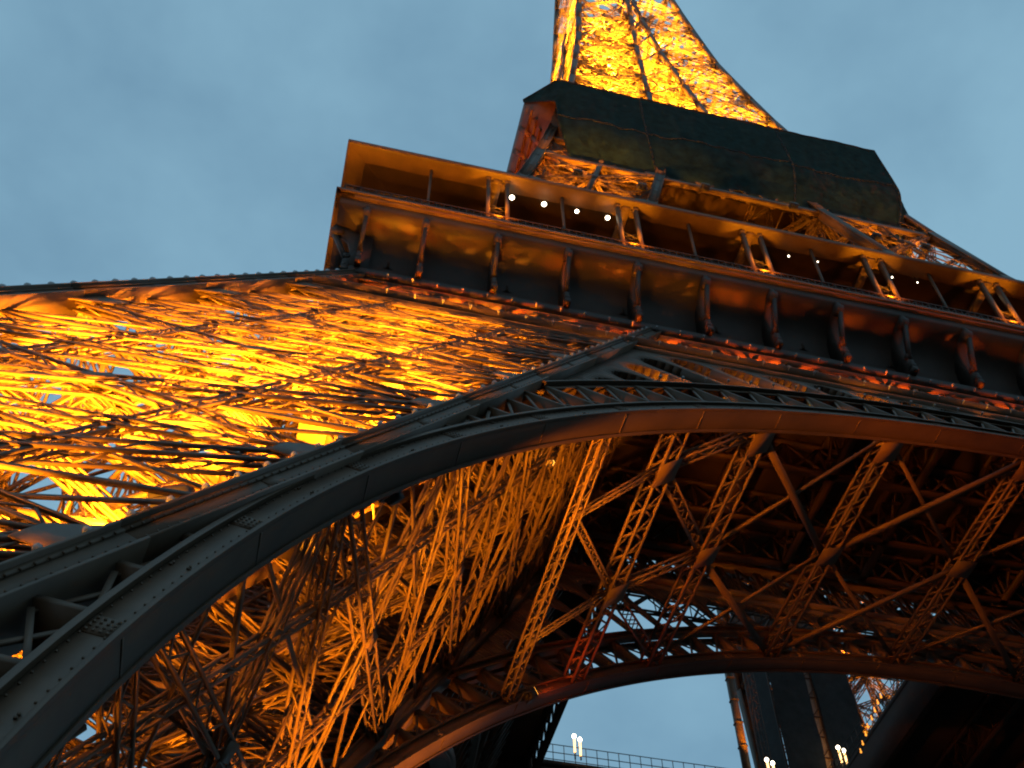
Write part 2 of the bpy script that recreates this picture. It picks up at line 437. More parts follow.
for s_ in (-1, 1):                        # slim outermost beams tied to the second ones
    a0, a1 = s_*math.radians(42.5), s_*math.radians(36.0); n = (math.sin(a0), 0, math.cos(a0))
    bm = MB(); lattice(bm, vp(a0, 0), vp(a0, 1), n, .5, .4, .07, .05, step=.5); bm.build('vault_beam', M_IRON, vault0)
    for u0, u1 in ((.27, .13), (.27, .6), (.75, .6)): lattice(vb, vp(a0, u0), vp(a1, u1), n, .3, .2, .06, .04, side=False)
for a in angs:
    for f in ((.13, .6) if abs(a) > .6 else (.03, .48)):
        c = vp(a, f); t_ = np.array((math.cos(a), 0, -math.sin(a))); n = np.array((math.sin(a), 0, math.cos(a))); y = np.array((0, 1, 0))
        s = .56; c = c-n*.36
        gus = MB(); gus.slab([c-t_*s-y*s, c-t_*s+y*s, c+t_*s+y*s, c+t_*s-y*s], n*.03); gus.build('gusset_plate', M_IRON, vault0)
vb.build('crossed_diagonals', M_IRON, vault0)

# ------------------------------------------------------------------ first floor girders and underside
def girder(off, parent, name, z0=46.2, z1=51.6, half=34.4):
    mb = MB(); y0, y1 = plane_y(z0, off)+.3, plane_y(z1, off)+.3
    hb = half
    mb.bar((-hb-2, y0, z0), (hb+2, y0, z0), .6, .55, (0, -1, .5)); mb.bar((-hb, y1, z1), (hb, y1, z1), .7, .5, (0, -1, .5))
    mb.bar((-hb-2, y0-.2, z0+.3), (hb+2, y0-.2, z0+.3), .12, .6, (0, -1, .5))
    n = 36; xs = np.linspace(-hb, hb, n+1)
    for k in range(n):
        for dy in (0, .5):
            mb.bar((xs[k], y0+dy, z0), (xs[k+1], y1+dy, z1), .2, .08, (0, -1, .5)); mb.bar((xs[k+1], y0+dy+.09, z0), (xs[k], y1+dy+.09, z1), .2, .08, (0, -1, .5))
    for k in range(0, n+1, 2): lattice(mb, (xs[k], y0+.2, z0), (xs[k], y1+.2, z1), (0, -1, .5), .5, .4)
    for zf in (.33, .66):
        z = z0+(z1-z0)*zf; y = y0+(y1-y0)*zf; mb.bar((-hb-1, y+.05, z), (hb+1, y+.05, z), .12, .1, (0, -1, .5))
    return mb.build(name, M_IRON, parent)
gird0 = girder(0, TOWER, 'floor_girder'); gird1 = girder(INNER, TOWER, 'floor_girder', half=22)

HX0, HX1, HY0, HY1 = -14.2, 10.9, -14.5, 10.6       # central well in the first floor
dk = MB(); Z0, Z1 = 56.9, 57.35; E = 35.9
dk.box((-E, -E, Z0), (E, HY0, Z1)); dk.box((-E, HY1, Z0), (E, E, Z1))
dk.box((-E, HY0, Z0), (HX0, HY1, Z1)); dk.box((HX1, HY0, Z0), (E, HY1, Z1))
deck = dk.build('first_floor_deck', M_DECK, TOWER)
jb = MB()
def joist(a, b, h=2.6, zt=56.8):
    a = np.array((*a, 0.)); b = np.array((*b, 0.))
    t = np.array((0, 0, zt-.15)); u = np.array((0, 0, zt-h))
    jb.bar(a+t, b+t, .5, .3); jb.bar(a+u, b+u, .5, .25)
    L = np.linalg.norm(b-a); k = max(2, int(L/2.2))
    for q in range(k):
        p, r = lerp(a, b, q/k), lerp(a, b, (q+1)/k)
        jb.bar(np.add(p, u), np.add(r, t), .16); jb.bar(np.add(p, t), np.add(r, u), .16); jb.bar(np.add(p, u), np.add(p, t), .14)
for x in (-33, -26.5, -20, -14.6, 11.3, 17.5, 24, 30.5): joist((x, -34), (x, 34))
for y in (-30, -25.5, -21, -17.6, -14.9, 11, 17, 23, 29): joist((-34, y), (34, y))
for x in (-9.5, -4.2, 1.2, 6.4): joist((x, -34), (x, -14.9))
for x in (-9.5, -4.2, 1.2, 6.4): joist((x, 11), (x, 34))
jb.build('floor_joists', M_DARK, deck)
fs = MB(); fs.box((HX1+.02, HY0, 53.9), (HX1+.1, HY1, 57.3)); fs.build('well_fascia', M_DECK, deck)
# light lattice framing that crosses the near side of the well
wl = MB()
for y in (-13.2, -11.0): lattice(wl, (HX0, y, 55.2), (HX1, y, 55.2), (0, -1, 0), 1.6, .4, .12, .12, step=1.5)
for x in np.arange(-12.6, 10, 2.6):
    wl.bar((x, -14.5, 56), (x, -9.2, 56), .14); wl.bar((x, -14.5, 55), (x+2.6, -9.2, 56), .08); wl.bar((x+2.6, -14.5, 55), (x, -9.2, 56), .08)
wl.build('well_framing', M_DARK, deck)

# ------------------------------------------------------------------ first floor gallery, one side (copied to four)
GY = 36.3
gal = MB()
gal.box((-GY, -GY, 57.0), (GY, -GY+.9, 57.42)); gal.box((-GY-.12, -GY-.12, 57.25), (GY+.12, -GY+.1, 57.46))
gal.box((-35.5, -34.9, 57.36), (35.5, -30.5, 57.5))
gallery = gal.build('gallery', M_IRON, TOWER)
# cove: base moulding, plain frieze wall, curved soffit
cv = MB()
prof = [(34.55, 51.7), (35.0, 51.75), (35.0, 52.2), (34.0, 52.35), (34.0, 54.2), (34.1, 54.9), (34.4, 55.5), (34.85, 55.95), (35.45, 56.25), (36.1, 56.4), (36.1, 57.0)]
cv.strip([[(-d, -d, z), (d, -d, z)] for d, z in prof])
cv.build('cornice', M_SHADE, gallery)
XS = [-35.35+3.928*k for k in range(19)]
def console_mesh():
    mb = MB(); t = .1
    side = [(-34.0, 52.3), (-35.35, 52.35), (-35.4, 53.1), (-35.15, 53.5), (-35.1, 54.2), (-35.3, 55.0), (-35.75, 55.5), (-36.2, 55.55), (-36.28, 56.0), (-36.15, 56.42), (-34.0, 56.45)]
    mb.slab([(-t, y, z) for y, z in side], (2*t, 0, 0))
    mb.lathe((-t-.09, -35.95, 55.8), [(.05, 0), (.38, 0), (.38, 2*t+.18), (.05, 2*t+.18)], 14, (1, 0, 0)); mb.bar((0, -36.05, 55.5), (0, -35.25, 53.4), .2, .25)
    mb.lathe((-t-.03, -35.2, 52.7), [(.05, 0), (.22, 0), (.22, 2*t+.06), (.05, 2*t+.06)], 12, (1, 0, 0))
    mb.lathe((-t-.04, -35.22, 53.55), [(.05, 0), (.2, 0), (.2, 2*t+.08), (.05, 2*t+.08)], 10, (1, 0, 0))
    mb.bar((0, -35.2, 52.15), (0, -35.2, 52.5), .42, .3)
    return mb
c0 = None
for k, x in enumerate(XS):
    if c0 is None: c0 = console_mesh().build('console', M_SHADE, gallery); c = c0
    else: c = c0.copy(); COL.objects.link(c)
    c.location = (max(-34.6, min(34.6, x)) if k in (0, 18) else x, 0, 0)
# pilaster pairs with lattice panel between
p0 = None
for k in range(1, 9):
    x = -35.35+7.855*k
    if p0 is None:
        mb = MB()
        for s in (-.56, .56):
            mb.box((s-.1, -36.05, 57.46), (s+.1, -35.75, 63.0)); mb.box((s-.14, -36.09, 57.46), (s+.14, -35.7, 57.7)); mb.box((s-.14, -36.08, 62.7), (s+.14, -35.7, 63.0))
        pl_ = MB()
        for q in np.linspace(57.8, 59.6, 5): pl_.bar((-.42, -35.8, q), (.42, -35.8, q+.5), .035); pl_.bar((.42, -35.82, q), (-.42, -35.82, q+.5), .035)
        mb.box((-.46, -35.86, 62.75), (.46, -35.8, 62.98)); mb.box((-.46, -35.9, 57.5), (.46, -35.8, 57.72))
        p0 = mb.build('pilaster', M_IRON, gallery); pl_.build('pilaster_lattice', M_SHADE, p0); p = p0
    else: p = copy_tree(p0, gallery)
    p.location = (x, 0, 0)
tp0 = None
for k in range(0, 9):
    x = -35.35+7.855*(k+.5)
    if tp0 is None:
        mb = MB(); mb.bar((0, -35.7, 57.46), (0, -35.7, 62.9), .14, .14); tp0 = mb.build('slender_post', M_IRON, gallery); p = tp0
    else: p = tp0.copy(); COL.objects.link(p)
    p.location = (x, 0, 0)
ra = MB()
for x in np.arange(-36, 36.01, .42): ra.bar((x, -36.05, 57.46), (x, -36.05, 58.5), .05)
ra.bar((-36, -36.05, 58.5), (36, -36.05, 58.5), .1, .08); ra.bar((-36, -36.05, 57.62), (36, -36.05, 57.62), .06, .06)
for x in np.arange(-36, 36, .84): ra.bar((x, -36.05, 57.6), (x+.84, -36.05, 58.45), .04); ra.bar((x+.84, -36.05, 57.6), (x, -36.05, 58.45), .04)
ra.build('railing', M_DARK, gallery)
rf = MB()
RZ = 63.25
rf.strip([[(-d, -d, z), (d, -d, z)] for d, z in [(36.3, 63.0), (36.42, 63.02), (36.42, 63.3), (36.2, 63.62), (30.0, 64.2)]])
rf.strip([[(-d, -d, z), (d, -d, z)] for d, z in [(36.3, 63.0), (35.3, 62.95), (35.3, 63.15), (31.0, 63.25), (31.0, 62.9)]])
for k in range(0, 10):
    x = -35.35+7.855*k
    if abs(x) < 35: rf.bar((x, -36.0, 62.9), (x, -31, 62.95), .5, .3)
for k in range(0, 9):
    pass
rf.build('canopy_roof', M_IRON, gallery)
bw = MB(); bw.box((-31, -31, 57.4), (31, -30.8, 63.3))
bw.build('glazed_front', M_GLASSD, gallery)
fr = MB()
for x in np.arange(-30.9, 31, 1.96): fr.bar((x, -31.06, 57.5), (x, -31.06, 63.1), .09, .09)
for z in (58.5, 60.6, 62.4): fr.bar((-31, -31.05, z), (31, -31.05, z), .08, .1)
fr.build('window_mullions', M_DARK, gallery)

# ------------------------------------------------------------------ upper legs, second platform, spire
LEV2 = [57.6, 69, 80, 91, 102, 114]
uleg0 = build_leg(o_up, i_up, LEV2, .8, (.7, .5), TOWER, 'upper_leg')
for z in (0,): pass
um = MB()
for za, zb in zip(LEV2, LEV2[1:]):
    ma = (-(o_up(za)+i_up(za))/2, -o_up(za)-.05, za); mb2 = (-(o_up(zb)+i_up(zb))/2, -o_up(zb)-.05, zb)
    um.bar(ma, mb2, .45, .3, (0, -1, .4))
um.build('middle_post', M_IRON, uleg0)
sp2 = MB()
S2 = 18.9
sp2.box((-S2, -S2, 115.0), (S2, S2, 115.8))
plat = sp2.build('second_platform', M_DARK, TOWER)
cv2 = MB()
pr2 = [(17.2, 106.5, .3), (17.6, 109.5, .5), (18.4, 112.0, 1.2), (19.6, 114.2, 2.2), (20.8, 115.6, 2.9), (20.85, 117.9, 2.9)]
def octo(d, z, c): return [(-d, -d+c, z), (-d+c, -d, z), (d-c, -d, z), (d, -d+c, z), (d, d-c, z), (d-c, d, z), (-d+c, d, z), (-d, d-c, z), (-d, -d+c, z)]
cv2.strip([octo(*q) for q in pr2])
cv2.build('coved_underside', M_IRON, plat)
pr2 = [(q[0], q[1]) for q in pr2]
rb2 = MB()
for s in range(4):
    ca, sa = [(1, 0), (0, 1), (-1, 0), (0, -1)][s]
    rot = lambda p: (p[0]*ca-p[1]*sa, p[0]*sa+p[1]*ca, p[2])
    for k in np.linspace(-16, 16, 13):
        for (d0, z0), (d1, z1) in zip(pr2[:4], pr2[1:5]): rb2.bar(rot((k, -d0-.1, z0)), rot((k, -d1-.05, z1)), .3, .5, rot((1, 0, 0)))
    for z in (107.4, 108.6, 109.8, 111.0, 112.1, 113.1, 114.0, 114.8): 
        d = float(np.interp(z, [q[1] for q in pr2], [q[0] for q in pr2])); rb2.bar(rot((-d+1.5, -d-.1, z)), rot((d-1.5, -d-.1, z)), .25, .25)
rb2.build('cove_ribs', M_IRON, plat)
gg = MB()
for s in range(4):
    ca, sa = [(1, 0), (0, 1), (-1, 0), (0, -1)][s]
    rot = lambda p: (p[0]*ca-p[1]*sa, p[0]*sa+p[1]*ca, p[2])
    z0, z1 = 101.5, 108.5; o0, o1 = o_up(z0)+.0, o_up(z1)
    gg.bar(rot((-o0, -o0, z0)), rot((o0, -o0, z0)), .5, .5); gg.bar(rot((-o1, -o1, z1)), rot((o1, -o1, z1)), .5, .5)
    for k in range(12):
        xa, xb = -o0+2*o0*k/12, -o0+2*o0*(k+1)/12; xc, xd = -o1+2*o1*k/12, -o1+2*o1*(k+1)/12
        gg.bar(rot((xa, -o0, z0)), rot((xd, -o1, z1)), .2); gg.bar(rot((xb, -o0, z0)), rot((xc, -o1, z1)), .2)
gg.build('platform_girder', M_IRON, plat)

# spire above: four legs that merge
LEV3 = [116, 124, 132, 140, 148, 156, 164, 172, 180, 190, 200, 212, 224, 238, 254, 272]
spc = MB(); spl = MB(); spire = empty('spire', parent=TOWER)
rots = [(1, 0), (0, 1), (-1, 0), (0, -1)]
for ca, sa in rots:
    spc = MB(); inn = {-1: MB(), 1: MB()}
    rot = lambda p: np.array((p[0]*ca-p[1]*sa, p[0]*sa+p[1]*ca, p[2]))
    for z0, z1 in zip(LEV3, LEV3[1:]):
        o0, o1 = o_top(z0), o_top(z1)
        spc.bar(rot((-o0, -o0, z0)), rot((-o1, -o1, z1)), .75, .75, (0, 1, 0))
        n = rot((0, -1, .2))
        if z0 < 186:
            i0, i1 = i_top(z0), i_top(z1)
            for s in (-1, 1):
                inn[s].bar(rot((s*i0, -o0, z0)), rot((s*i1, -o1, z1)), .6, .6, (0, 1, 0))
                spl.bar(rot((s*i0, -i0, z0)), rot((s*i1, -i1, z1)), .5, .5, (0, 1, 0))
                A0, B0, A1, B1 = [rot(q) for q in ((s*o0, -o0, z0), (s*i0, -o0, z0), (s*o1, -o1, z1), (s*i1, -o1, z1))]
                lattice(spl, A0, B1, n, .5, .4, .09, .06); lattice(spl, B0, A1, n, .5, .4, .09, .06); lattice(spl, A1, B1, n, .5, .4, .09, .06)
                m0, m1, ma, mb_ = (A0+B0)/2, (A1+B1)/2, (A0+A1)/2, (B0+B1)/2
                for p, q in ((m0, ma), (ma, m1), (m1, mb_), (mb_, m0)): spl.bar(p, q, .16, .1, n)
                C0, D0, C1, D1 = [rot(q) for q in ((s*o0, -i0, z0), (s*i0, -i0, z0), (s*o1, -i1, z1), (s*i1, -i1, z1))]
                lattice(spl, C0, D1, n, .45, .35, .09, .06); lattice(spl, D0, C1, n, .45, .35, .09, .06); lattice(spl, C1, D1, n, .4, .35, .09, .06)
                spl.bar(A0, D1, .2); spl.bar(B0, C1, .2); spl.bar(A1, D1, .18); spl.bar(B1, C1, .18)
            # light ties across the gap between the legs
            e0, e1 = rot((-i0, -o0, z0)), rot((i1, -o1, z1)); f0, f1 = rot((i0, -o0, z0)), rot((-i1, -o1, z1))
            spl.bar(e0, e1, .25, .12, n); spl.bar(f0, f1, .25, .12, n); lattice(spl, e1*0+rot((-i1, -o1, z1)), rot((i1, -o1, z1)), n, .4, .35, .08, .05)
        else:
            A0, B0, A1, B1 = [rot(q) for q in ((-o0, -o0, z0), (o0, -o0, z0), (-o1, -o1, z1), (o1, -o1, z1))]
            lattice(spl, A0, B1, n, .5, .4, .1, .07); lattice(spl, B0, A1, n, .5, .4, .1, .07); lattice(spl, A1, B1, n, .5, .4, .1, .07)
    spc.build('corner_chord', M_IRON, spire)
    for s in (-1, 1): inn[s].build('inner_chord', M_IRON, spire)
    for z0, z1 in zip(LEV3, LEV3[1:]):
        if z0 > 182: continue
        for _ in range(10):
            za = rnd.uniform(z0, z1); zb = za+rnd.uniform(1, 5); oa, ob = o_top(za)*.9, o_top(zb)*.9
            spl.bar((rnd.uniform(-oa, oa), rnd.uniform(-oa, oa), za), (rnd.uniform(-ob, ob), rnd.uniform(-ob, ob), zb), .14)
spl.build('spire_lattice', M_IRON, spire)
lf = MB()
lf.box((-2.2, -2.2, 118), (2.2, 2.2, 200)); lf.build('lift_shaft', M_IRON, spire)

# ------------------------------------------------------------------ the other three sides
for q in (1, 2, 3):
    for src in (leg0, arch0, arch1, vault0, gird0, gird1, gallery, uleg0):
        c = copy_tree(src, TOWER); c.rotation_euler = (0, 0, q*math.pi/2)

# ------------------------------------------------------------------ debris netting round the second platform
def fabric(name, rows, m, amp, seed):
    """a sheet of net with soft sag and folds and a real thickness"""
    r = np.array(rows, float); k = r.shape
    rg = np.random.default_rng(seed)
    nrmv = np.cross(r[-1, 0]-r[0, 0], r[0, -1]-r[0, 0]); nrmv /= np.linalg.norm(nrmv)
    u = np.linspace(0, 1, k[1])[None]; v = np.linspace(0, 1, k[0])[:, None]
    h = sum(rg.uniform(.3, 1)*np.sin(2*np.pi*(f*u+rg.uniform(0, 1))+g_*v*3) for f, g_ in ((3, .5), (7, -1), (13, 1.5), (29, .3)))*.25
    h = h*(.3+.7*np.sin(np.pi*np.clip(v, 0, 1)))
    r = r+nrmv*(amp*h)[..., None]; fabric.rows = r
    mb = MB(); mb.strip([list(map(tuple, x)) for x in r]); mb.strip([list(map(tuple, x-nrmv*.06)) for x in r])
    return mb
NW, NC, NT = 21.0, 3.0, 118.2
def net_row(t):
    """outline of the net at height fraction t (0 top, 1 bottom)"""
    z = NT-t*15.5
    w = NW-(.0 if t < .6 else 1.3*((t-.6)/.4)**1.4)
    return z, w
pts = []
K = 22
for i in range(K+1):
    z, w = net_row(i/K); c = NC
    row = []
    q0 = min(.92, max(0, (i/K-.04)*3.2))               # the corner of the net is drawn back below its top edge
    for q in np.linspace(q0, 1, 8): row.append((-w+(c*q), -w+c-(c*q), z))
    for q in np.linspace(0, 1, 60)[1:]: row.append((-w+c+(2*w-2*c)*q, -w, z+(-.6*math.sin(q*9)-.35*math.sin(q*47)-.2*math.sin(q*83))*(i/K)**2))
    for q in np.linspace(0, 1, 8)[1:]: row.append((w-c+c*q, -w+c*q, z))
    for q in np.linspace(0, 1, 40)[1:]: row.append((w, -w+c+(2*w-2*c)*q, z))
    pts.append(row)
net = fabric('debris_net', pts, M_NET, .6, 3).build('debris_net', M_NET, None, smooth=True)
sm_ = MB(); rr = fabric.rows
for i in (0, 12, 22):
    for p, q in zip(rr[i], rr[i][1:]): sm_.bar(p, q, .14)
for k in (22, 47, 66):
    for r0, r1 in zip(rr, rr[1:]): sm_.bar(r0[k], r1[k], .16)
sm_.build('net_seams', M_BNET, net)
tag(net, 'dark green debris netting wrapped round the second platform of the tower', 'netting')

# ------------------------------------------------------------------ well fence, lamps, netted scaffold on the first floor
fe = MB()
def fence_run(a, b):
    a = np.array(a, float); b = np.array(b, float); L = np.linalg.norm(b-a); n = int(L/.9)
    for k in range(n+1):
        p = lerp(a, b, k/n); fe.bar(p, np.add(p, (0, 0, 1.5)), .05)
    for h in (.1, .75, 1.5): fe.bar(a+np.array((0, 0, h)), b+np.array((0, 0, h)), .05)
ZF = 57.36
fence_run((HX0, HY1, ZF), (HX1, HY1, ZF)); fence_run((HX0, HY0, ZF), (HX0, HY1, ZF)); fence_run((HX1, HY0, ZF), (HX1, HY1, ZF))
tag(fe.build('safety_fence', M_DARK), 'thin dark railing round the central well of the first floor', 'fence')

def area_light(name, loc, target, power, size, col, parent=None, spot=None, blend=.6):
    d = bpy.data.lights.new(name, 'SPOT' if spot else 'POINT'); d.energy = power; d.color = col
    d.shadow_soft_size = size
    if spot: d.spot_size = math.radians(spot); d.spot_blend = blend
    o = bpy.data.objects.new(name, d); COL.objects.link(o); o.location = loc
    v = Vector(target)-Vector(loc)
    if v.length > 1e-6: o.rotation_euler = v.to_track_quat('-Z', 'Y').to_euler()
    return o
GOLD = (1.0, .30, .007); AMBER = (1.0, .125, .003)

def floodlight(loc, target, power, label, spot=120, col=GOLD, size=.25, group='golden floodlights inside the tower', s=1.0):
    """projector: housing, yoke and glowing glass, with its lamp in front of the glass"""
    d = Vector(target)-Vector(loc); d.normalize()
    root = empty('floodlight', loc); root.rotation_euler = d.to_track_quat('-Z', 'Y').to_euler()
    mb = MB(); mb.box((-.4*s, -.3*s, 0), (.4*s, .3*s, .45*s)); mb.box((-.25*s, -.2*s, .45*s), (.25*s, .2*s, .62*s))
    mb.build('housing', M_LAMPBODY, root)
    yk = MB(); yk.bar((-.46*s, 0, .2*s), (-.46*s, 0, .85*s), .06); yk.bar((.46*s, 0, .2*s), (.46*s, 0, .85*s), .06); yk.bar((-.46*s, 0, .85*s), (.46*s, 0, .85*s), .08)
    yk.build('yoke', M_LAMPBODY, root)
    gl = MB(); gl.box((-.36*s, -.26*s, -.03), (.36*s, .26*s, -.004)); gl.build('lamp_glass', M_FLOODGLASS, root)
    tag(root, label, 'floodlight', group)
    if power:
        L = area_light('lamp', np.array(loc)+np.array(d)*.2, target, power, size, col, spot=spot)
    return root


# inside the near left leg
FL = 'dark projector box clamped inside the golden left leg, aimed upwards'
for z, fx, fy, pw, sp_ in ((6, .4, .5, 30000, 84), (14, .25, .55, 80000, 84), (22, .5, .6, 120000, 84), (29, .25, .55, 100000, 84), (37, .35, .6, 60000, 84), (43, .4, .6, 26000, 90)):
    a = leg_point(z, fx, fy); floodlight(a, a+np.array((1.0, 1.0, 12)), pw*1.15, FL, spot=sp_)
FB = 'dark projector box on the left leg inner chord, aimed back across the leg'
for z, fx, fy, pw in ((7, .1, .8, 30000), (13, .1, .85, 42000), (19, .12, .85, 60000), (25, .12, .85, 70000), (31, .12, .85, 60000), (37, .12, .85, 26000), (43, .12, .85, 15000), (47, .15, .8, 8000)):
    a = leg_point(z, fx, fy); floodlight(a, a+np.array((-7, 5.5, 8)), pw*1.1, FB, spot=116)
for fx in (.15, .45, .75):
    a = leg_point(2.6, fx, .96); floodlight(a, a+np.array((3.9, 4.9, 10)), 200000, 'big projector box at the foot of the left leg, aimed up along its front face', spot=36)
for z, fx, pw in ((9, .2, 30000), (14, .3, 36000), (19, .12, 40000), (24, .3, 40000), (29, .1, 26000), (34, .3, 15000), (16, .7, 30000), (26, .7, 30000)):
    a = leg_point(z, fx, .93); floodlight(a, a+np.array((2.4, 4.8, 10)), pw, 'dark projector box just behind the front lattice of the left leg, aimed upwards', spot=66)
for z, pw in ((35, 22000), (41, 16000)):
    a = leg_point(z, .8, .75); floodlight(a, a+np.array((5, 2.5, 8)), pw, 'dark projector box high in the left leg, aimed at the chord that meets the cornice', spot=84)
floodlight((-32.4, -47.4, 22.5), (-16.5, -36.5, 37.5), 52000, 'small projector behind the near arch rim, aimed at the lit vault beams', spot=34, col=(1, .25, .006), s=.5)
floodlight((-27.6, -44.7, 28.0), (1, -40.1, 41.0), 30000, 'projector under the near arch rim beside the left leg, aimed along the arch', spot=30, col=(1, .18, .004), s=.2)
floodlight((-24.4, -29.6, 31.4), (-6, -27, 41), 1100, 'dim amber projector on the inner arch rim near the left leg', spot=110, col=(1, .10, .004), s=.7)
floodlight((-33.6, -36.6, .9), (-32.2, -36.6, 30), 250000, 'unseen added projector on the ground beside the left leg, aimed up its inner face', spot=38, col=(1, .28, .007))  # ground lamp out of view, added to light the leg's inner face
floodlight((-30.0, -26.0, .9), (-30.5, -26, 36), 10000, 'unseen added projector on the ground further back beside the left leg', spot=34, col=(1, .2, .005))  # second added ground lamp, also out of view
floodlight((21, -34, 31.0), (2, -32, 42), 350, 'projector box on the inner face of the right leg', spot=110, col=(1, .09, .004))
for a_ in (-30, -26, -22, -18, -14, -9, -4, 1):  # hidden lamps added to light the spandrel web
    q = ap(40.25+.45, math.radians(a_), 0, .75)
    floodlight(tuple(q), tuple(q+np.array((1.5, .35, 2))), 900 if a_ < -10 else 500, 'small added lamp hidden between the two skins of the near spandrel', spot=None, col=GOLD, s=.3, group='added lamps inside the near spandrel')
# behind the girder, washing the cornice
for x, pw in ((-33, 16000), (-27, 18000), (-21, 14000), (-13, 9000), (-5, 7000), (3, 6000)):
    floodlight((x, -35.0, 46.8), (x, -38.5, 56), pw, 'small projector tucked behind the lattice girder under the cornice', spot=120, col=AMBER, s=.6, group='projectors behind the girder')
# upper legs, platform, spire
for sx, sy, pw in ((-1, -1, 140000), (1, -1, 70000), (1, 1, 260000), (-1, 1, 20000)):
    for z, k in ((62, 1), (76, 1), (90, 1)):
        c_ = (o_up(z)+i_up(z))/2
        floodlight((sx*c_, sy*c_, z), (sx*c_*.86, sy*c_*.86, z+12), pw*k, 'projector box inside an upper leg between the first and second platforms', spot=110, group='projectors in the upper legs')
for sx, sy in ((-1, -1), (1, -1), (-1, 1), (1, 1)):
    for z in (119, 132, 148, 164, 182):
        c_ = o_top(z)*.55
        floodlight((sx*c_, sy*c_, z), (sx*c_*.6, sy*c_*.6, z+14), 440000, 'projector box glowing inside the golden spire above the netting', spot=165, col=(1, .38, .012), group='projectors in the spire')
for y in (-17.5, -12):
    floodlight((-21.5, y, 97.5), (-20.2, y+2, 113), 12000, 'projector washing the coved underside left of the netting', spot=120, col=AMBER)

for x, y, z, pw in ((-17, -21.5, 96.5, 9000), (-11, -21.5, 96.5, 7000), (-4, -20.7, 101.0, 600), (5, -20.7, 101.0, 500), (12, -21.5, 96.5, 3000), (17, -21.5, 96.5, 3000)):
    floodlight((x, y, z), (x, -20.2, 108), pw, 'projector under the hem of the dark netting', spot=100, group='projectors under the netting')

# uplights at the feet of the gallery pilasters
for k in range(1, 9):
    x = -35.35+7.855*k
    r = empty('uplight', (x, -36.3, 57.465))
    mb = MB(); mb.box((-.4, -.09, 0), (.4, .09, .12)); mb.build('housing', M_LAMPBODY, r)
    mb = MB(); mb.box((-.37, -.07, .121), (.37, .07, .13)); mb.build('lamp_glass', M_FLOODGLASS, r)
    tag(r, 'glowing yellow uplight at the foot of a paired gallery pilaster', 'uplight', 'uplights along the gallery')
    area_light('lamp', (x, -36.34, 57.66), (x, -35.95, 62), 4200, .06, (1, .33, .008), spot=46, blend=.8); area_light('foot_glow', (x, -36.72, 57.72), (x, -36.2, 60), 420, .08, (1, .24, .006), spot=125)
area_light('corner_lamp', (-34.3, -33.6, 58.4), (-35, -35, 63), 300, .15, (1, .30, .012))
# lit bulbs under the gallery canopy
for k, (x, z, r_) in enumerate(((-26.5, 62.45, .15), (-24.55, 62.45, .15), (-22.55, 62.4, .12), (-20.65, 62.4, .14), (-9.2, 62.3, .1), (-7.3, 62.35, .07), (-2.4, 62.35, .09), (-.7, 62.35, .07), (4.2, 62.3, .09))):
    o = empty('canopy_lamp', (x, -35.3, z))
    mb = MB(); r_ *= 1.05 if k < 4 else .6; mb.lathe((0, 0, 0), [(.001, -r_), (r_*.7, -r_*.7), (r_, 0), (r_*.7, r_*.7), (.03, r_)], 12); mb.build('globe', M_WHITE, o, smooth=True)
    mb = MB(); mb.bar((0, 0, r_*.9), (0, 0, 63.0-z), .03); mb.build('pendant_rod', M_LAMPBODY, o)
    tag(o, ['largest white globe lamp hanging under the gallery canopy, beside the first pilaster', 'second white globe lamp from the left under the canopy', 'third white globe lamp from the left under the canopy', 'white globe lamp just left of the second pilaster pair',
            'small white lamp right of the third pilaster pair', 'tiny white lamp midway between the third and fourth pilaster pairs', 'small white lamp just right of the fourth pilaster pair', 'tiny white lamp midway between the fourth and fifth pilaster pairs', 'small white lamp at the right end of the visible gallery'][k], 'lamp', 'white lamps under the gallery canopy')
    area_light('lamp', (x, -35.3-.3, z-.2), (x, -35, 57), 2 if k < 4 else 1, .15, (1, .75, .45))
# twin tube lamps by the well
for k, (x, y, lab) in enumerate(((-10.4, 10.1, 'twin glowing tube lamp standing alone by the well railing against the sky'), (14.2, 11.4, 'twin glowing tube lamp in front of the black netted scaffold, near the right'), (6.3, 9.9, 'twin glowing tube lamp at the left foot of the black netted scaffold'))):
    o = empty('twin_lamp', (x, y, ZF))
    hb = (0, 3.7, .2)[k]
    for dx, h in ((-.24, hb+2.0), (.24, hb+1.75)):
        mb = MB(); mb.bar((dx, 0, 0), (dx, 0, h-1.35), .1); mb.build('post', M_LAMPBODY, o)
        mb = MB(); mb.lathe((dx, 0, h-1.35), [(.08, 0), (.1, 1.3), (.04, 1.36)], 10); mb.build('tube', M_TUBE, o)
        mb = MB(); mb.lathe((dx, 0, h+.02), [(.02, 0), (.15, .08), (.18, .18), (.12, .32), (.005, .36)], 10); mb.build('globe', M_WHITE, o)
    tag(o, lab, 'lamp', 'twin lamps on the first floor')
    area_light('lamp', (x, y-.4, ZF+hb+1), (x, y, ZF), 8, .2, (1, .7, .35))

# string of small amber lamps under the right hand edge of the well
for p in [(7.39, -6.63, 54.0), (7.47, -5.94, 54.0), (7.64, -5.03, 54.0), (7.81, -4.11, 54.0), (7.91, -3.17, 54.0), (8.16, -2.24, 54.0), (8.39, -1.16, 54.0), (8.65, -0.21, 54.0)]:
    mb = MB(); mb.lathe((0, 0, -.1), [(.01, 0), (.07, .04), (.085, .1), (.05, .2), (.02, .24)], 8); mb.bar((0, 0, .12), (0, 0, .3), .06)
    o = mb.build('amber_lamp', M_AMBER); o.location = p
    tag(o, 'tiny amber lamp in the string under the right edge of the well', 'lamp', 'amber lamps under the well edge')

